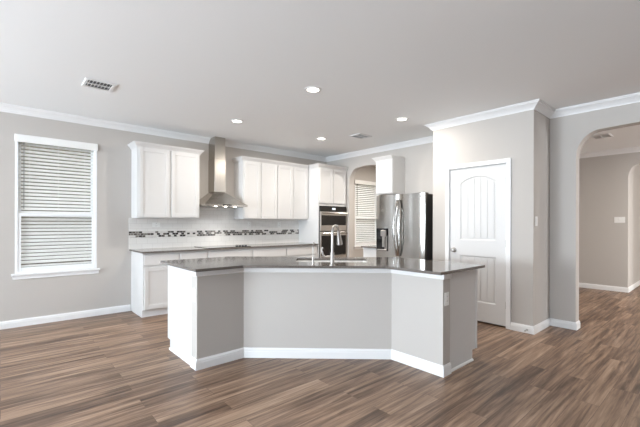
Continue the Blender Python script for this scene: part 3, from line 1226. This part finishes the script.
fc_p = (2.318, 2.448)
fc = thing('kitchen_faucet', 'tall gooseneck brushed nickel faucet behind the island sink', 'faucet', (fc_p[0], fc_p[1], ITOP), R(43))
bm = bmesh.new()
add_lathe(bm, [(0, 0), (0.028, 0), (0.028, 0.006), (0.020, 0.014), (0.0195, 0.115), (0.0165, 0.125), (0, 0.126)], 20)
obj('faucet_base', bm, CHROME, fc, True)
bm = bmesh.new()
sd = Vector((math.cos(R(-24)), math.sin(R(-24)), 0))
rad = 0.064
pts = [Vector((0, 0, 0.11)), Vector((0, 0, 0.20)), Vector((0, 0, 0.308))]
for k in range(1, 13):
    t = math.pi * 0.97 * k / 12
    pts.append(sd * rad * (1 - math.cos(t)) + Vector((0, 0, 0.308 + rad * math.sin(t))))
add_tube(bm, pts, 0.0125, 14)
obj('faucet_spout', bm, CHROME, fc, True)
e0 = pts[-1]
ed = (pts[-1] - pts[-2]).normalized()
bm = bmesh.new()
add_tube(bm, [e0 - ed * 0.005, e0 + ed * 0.02, e0 + ed * 0.06, e0 + ed * 0.125, e0 + ed * 0.13], [0.0155, 0.017, 0.022, 0.029, 0.024], 14)
obj('spray_head', bm, CHROME, fc, True)
bm = bmesh.new()
lf = Vector((-0.10, 0.995, 0)).normalized()
hz = Vector((0, 0, 0.080))
add_tube(bm, [hz, hz + lf * 0.078], 0.0125, 12)
add_tube(bm, [hz + lf * 0.070, hz + lf * 0.086 + Vector((0, 0, 0.02)), hz + lf * 0.099 + Vector((0, 0, 0.062)), hz + lf * 0.093 + Vector((0, 0, 0.092))],
         [0.010, 0.009, 0.0085, 0.007], 10)
obj('faucet_handle', bm, CHROME, fc, True)

tp_p = (2.186, 2.569)
tp = thing('water_tap', 'slim small tap left of the gooseneck faucet on the island', 'tap', (tp_p[0], tp_p[1], ITOP), R(43))
bm = bmesh.new()
add_lathe(bm, [(0, 0), (0.019, 0), (0.018, 0.005), (0.0115, 0.012), (0.0115, 0.075), (0.008, 0.082), (0, 0.083)], 16)
obj('tap_base', bm, CHROME, tp, True)
bm = bmesh.new()
pts = [Vector((0, 0, 0.075)), Vector((0, 0, 0.165))]
for k in range(1, 11):
    t = math.pi * 0.9 * k / 10
    pts.append(Vector((0.05 * (1 - math.cos(t)), 0, 0.165 + 0.05 * math.sin(t))))
add_tube(bm, pts, 0.0045, 10)
obj('tap_spout', bm, CHROME, tp, True)
bm = bmesh.new()
add_tube(bm, [(0, 0, 0.072), (0.0, 0.03, 0.075), (0.0, 0.075, 0.077)], [0.009, 0.0075, 0.0065], 10)
obj('tap_handle', bm, CHROME, tp, True)

# ------------------------------------------------------------------ outlets and switches (local: face towards -y)


def plate(name, label, cat, loc, rz, w=0.072, h=0.115, kind='outlet', gangs=1, group=None):
    t = thing(name, label, cat, loc, rz, group)
    bm = bmesh.new()
    add_box(bm, -w / 2, w / 2, -0.006, -0.0003, -h / 2, h / 2, 0.002)
    obj('cover_plate', bm, PLASTIC, t)
    for g in range(gangs):
        cx = (g - (gangs - 1) / 2) * 0.046
        if kind == 'outlet':
            for s in (-1, 1):
                bm = bmesh.new()
                add_box(bm, cx - 0.016, cx + 0.016, -0.0085, -0.005, s * 0.020 - 0.014, s * 0.020 + 0.014, 0.004)
                so = obj('socket', bm, PLASTIC, t)
                bm = bmesh.new()
                for q in (-0.006, 0.006):
                    add_box(bm, cx + q - 0.0012, cx + q + 0.0012, -0.0088, -0.008, s * 0.020 - 0.003, s * 0.020 + 0.007)
                obj('slot', bm, BLACKP, so)
        else:
            bm = bmesh.new()
            add_box(bm, cx - 0.016, cx + 0.016, -0.010, -0.005, -0.033, 0.033, 0.003)
            obj('rocker', bm, PLASTIC, t)
    return t


plate('electrical_outlet', 'white outlet on the left end of the island half wall', 'outlet', (A[0], A[1] + 0.058, 0.655), R(-90))
plate('electrical_outlet', 'white outlet on the right end of the island half wall', 'outlet', (D_[0] + 0.055, D_[1], 0.655), 0)
plate('electrical_outlet', 'white outlet on the backsplash below the left wall cabinet', 'outlet', (1.80, HY - 0.0105, 1.275), 0, 0.115, 0.072)
plate('electrical_outlet', 'white outlet on the backsplash nearest the right side of the hood', 'outlet', (3.44, HY - 0.0105, 1.275), 0)
plate('electrical_outlet', 'white outlet on the backsplash nearest the oven tower', 'outlet', (4.11, HY - 0.0105, 1.275), 0)
plate('light_switch', 'white switch on the shaded side of the pantry wall', 'switch', (4.80, PY1, 1.335), 0, kind='switch')
plate('light_switch', 'wide white three-gang switch plate on the hall wall', 'switch', (HALLX, 1.39, 1.385), R(-90), 0.165, 0.115, 'switch', 3)

# ------------------------------------------------------------------ ceiling fixtures
LIGHTS = [((2.508, 2.956), 'recessed ceiling light nearest the camera, above the island'),
          ((2.486, 4.582), 'recessed ceiling light in front of the range hood, at left'),
          ((4.128, 2.974), 'recessed ceiling light by the pantry wall crown, at right'),
          ((4.066, 4.568), 'recessed ceiling light before the far kitchen corner'),
          ((6.5, 4.35), 'unseen recessed light added to brighten the room behind the arch by the wall oven'),  # unseen lamp, added to lift the dark utility room
          ((7.15, -0.1), 'added out-of-view recessed light that brightens the hall beyond the wide arch')]  # added outside the view to light the hall floor and walls
proto = None
for (x, y), lab in LIGHTS:
    if proto is None:
        proto = t = thing('recessed_light', lab, 'ceiling light', (x, y, CZ), group='recessed kitchen lights')
        bm = bmesh.new()
        add_lathe(bm, [(0.062, -0.002), (0.066, -0.008), (0.090, -0.005), (0.092, 0.0), (0.062, 0.0)], 32)
        obj('trim_ring', bm, TRIM, t, True)
        bm = bmesh.new()
        add_lathe(bm, [(0, -0.0035), (0.062, -0.0035), (0.0635, -0.0005), (0, -0.0005)], 32)
        obj('lamp_lens', bm, LAMP, t, True)
    else:
        t = copy_tree(proto)
        t.location = (x, y, CZ)
        t['label'] = lab
    l = bpy.data.lights.new('recessed_lamp', 'AREA')
    l.shape, l.size, l.energy, l.color = 'DISK', 0.12, (50.0 if x > 5 else 10.5), (1.0, 0.94, 0.86)
    lo = bpy.data.objects.new('recessed_lamp', l)
    COL.objects.link(lo)
    lo.parent = t
    lo.location = (0, 0, -0.012)


def vent(label, x, y, w, d, rz, duct=None):
    t = thing('ceiling_vent', label, 'vent', (x, y, CZ), rz)
    f = 0.028
    bm = bmesh.new()
    for a, b, c, e in ((-w / 2, w / 2, -d / 2, -d / 2 + f), (-w / 2, w / 2, d / 2 - f, d / 2), (-w / 2, -w / 2 + f, -d / 2 + f, d / 2 - f),
                       (w / 2 - f, w / 2, -d / 2 + f, d / 2 - f), (-w / 2 + f, w / 2 - f, -0.006, 0.006)):
        add_box(bm, a, b, c, e, -0.012, -0.001, 0.003)
    obj('vent_frame', bm, TRIM, t)
    box_obj('duct', duct or BLACKP, t, -w / 2 + f, w / 2 - f, -d / 2 + f, d / 2 - f, -0.0025, -0.001)
    bm = bmesh.new()
    n = int((w - 2 * f) / 0.030)
    for k in range(n):
        x0 = -w / 2 + f + (w - 2 * f) * (k + 0.5) / n
        add_prism(bm, [(x0 - 0.006, -0.011), (x0 - 0.002, -0.011), (x0 + 0.006, -0.003), (x0 + 0.002, -0.003)], 'y', -d / 2 + f, d / 2 - f)
    obj('louvers', bm, TRIM, t)
    return t


vent('white louvered ceiling vent at upper left, above the window side', 0.76, 4.335, 0.27, 0.27, R(0))
vent('small grey-looking ceiling vent before the fridge wall', 4.42, 4.00, 0.30, 0.24, R(0))
vent('ceiling vent in the hall beyond the arch', 7.35, 1.375, 0.32, 0.26, R(0), PLASTIC)
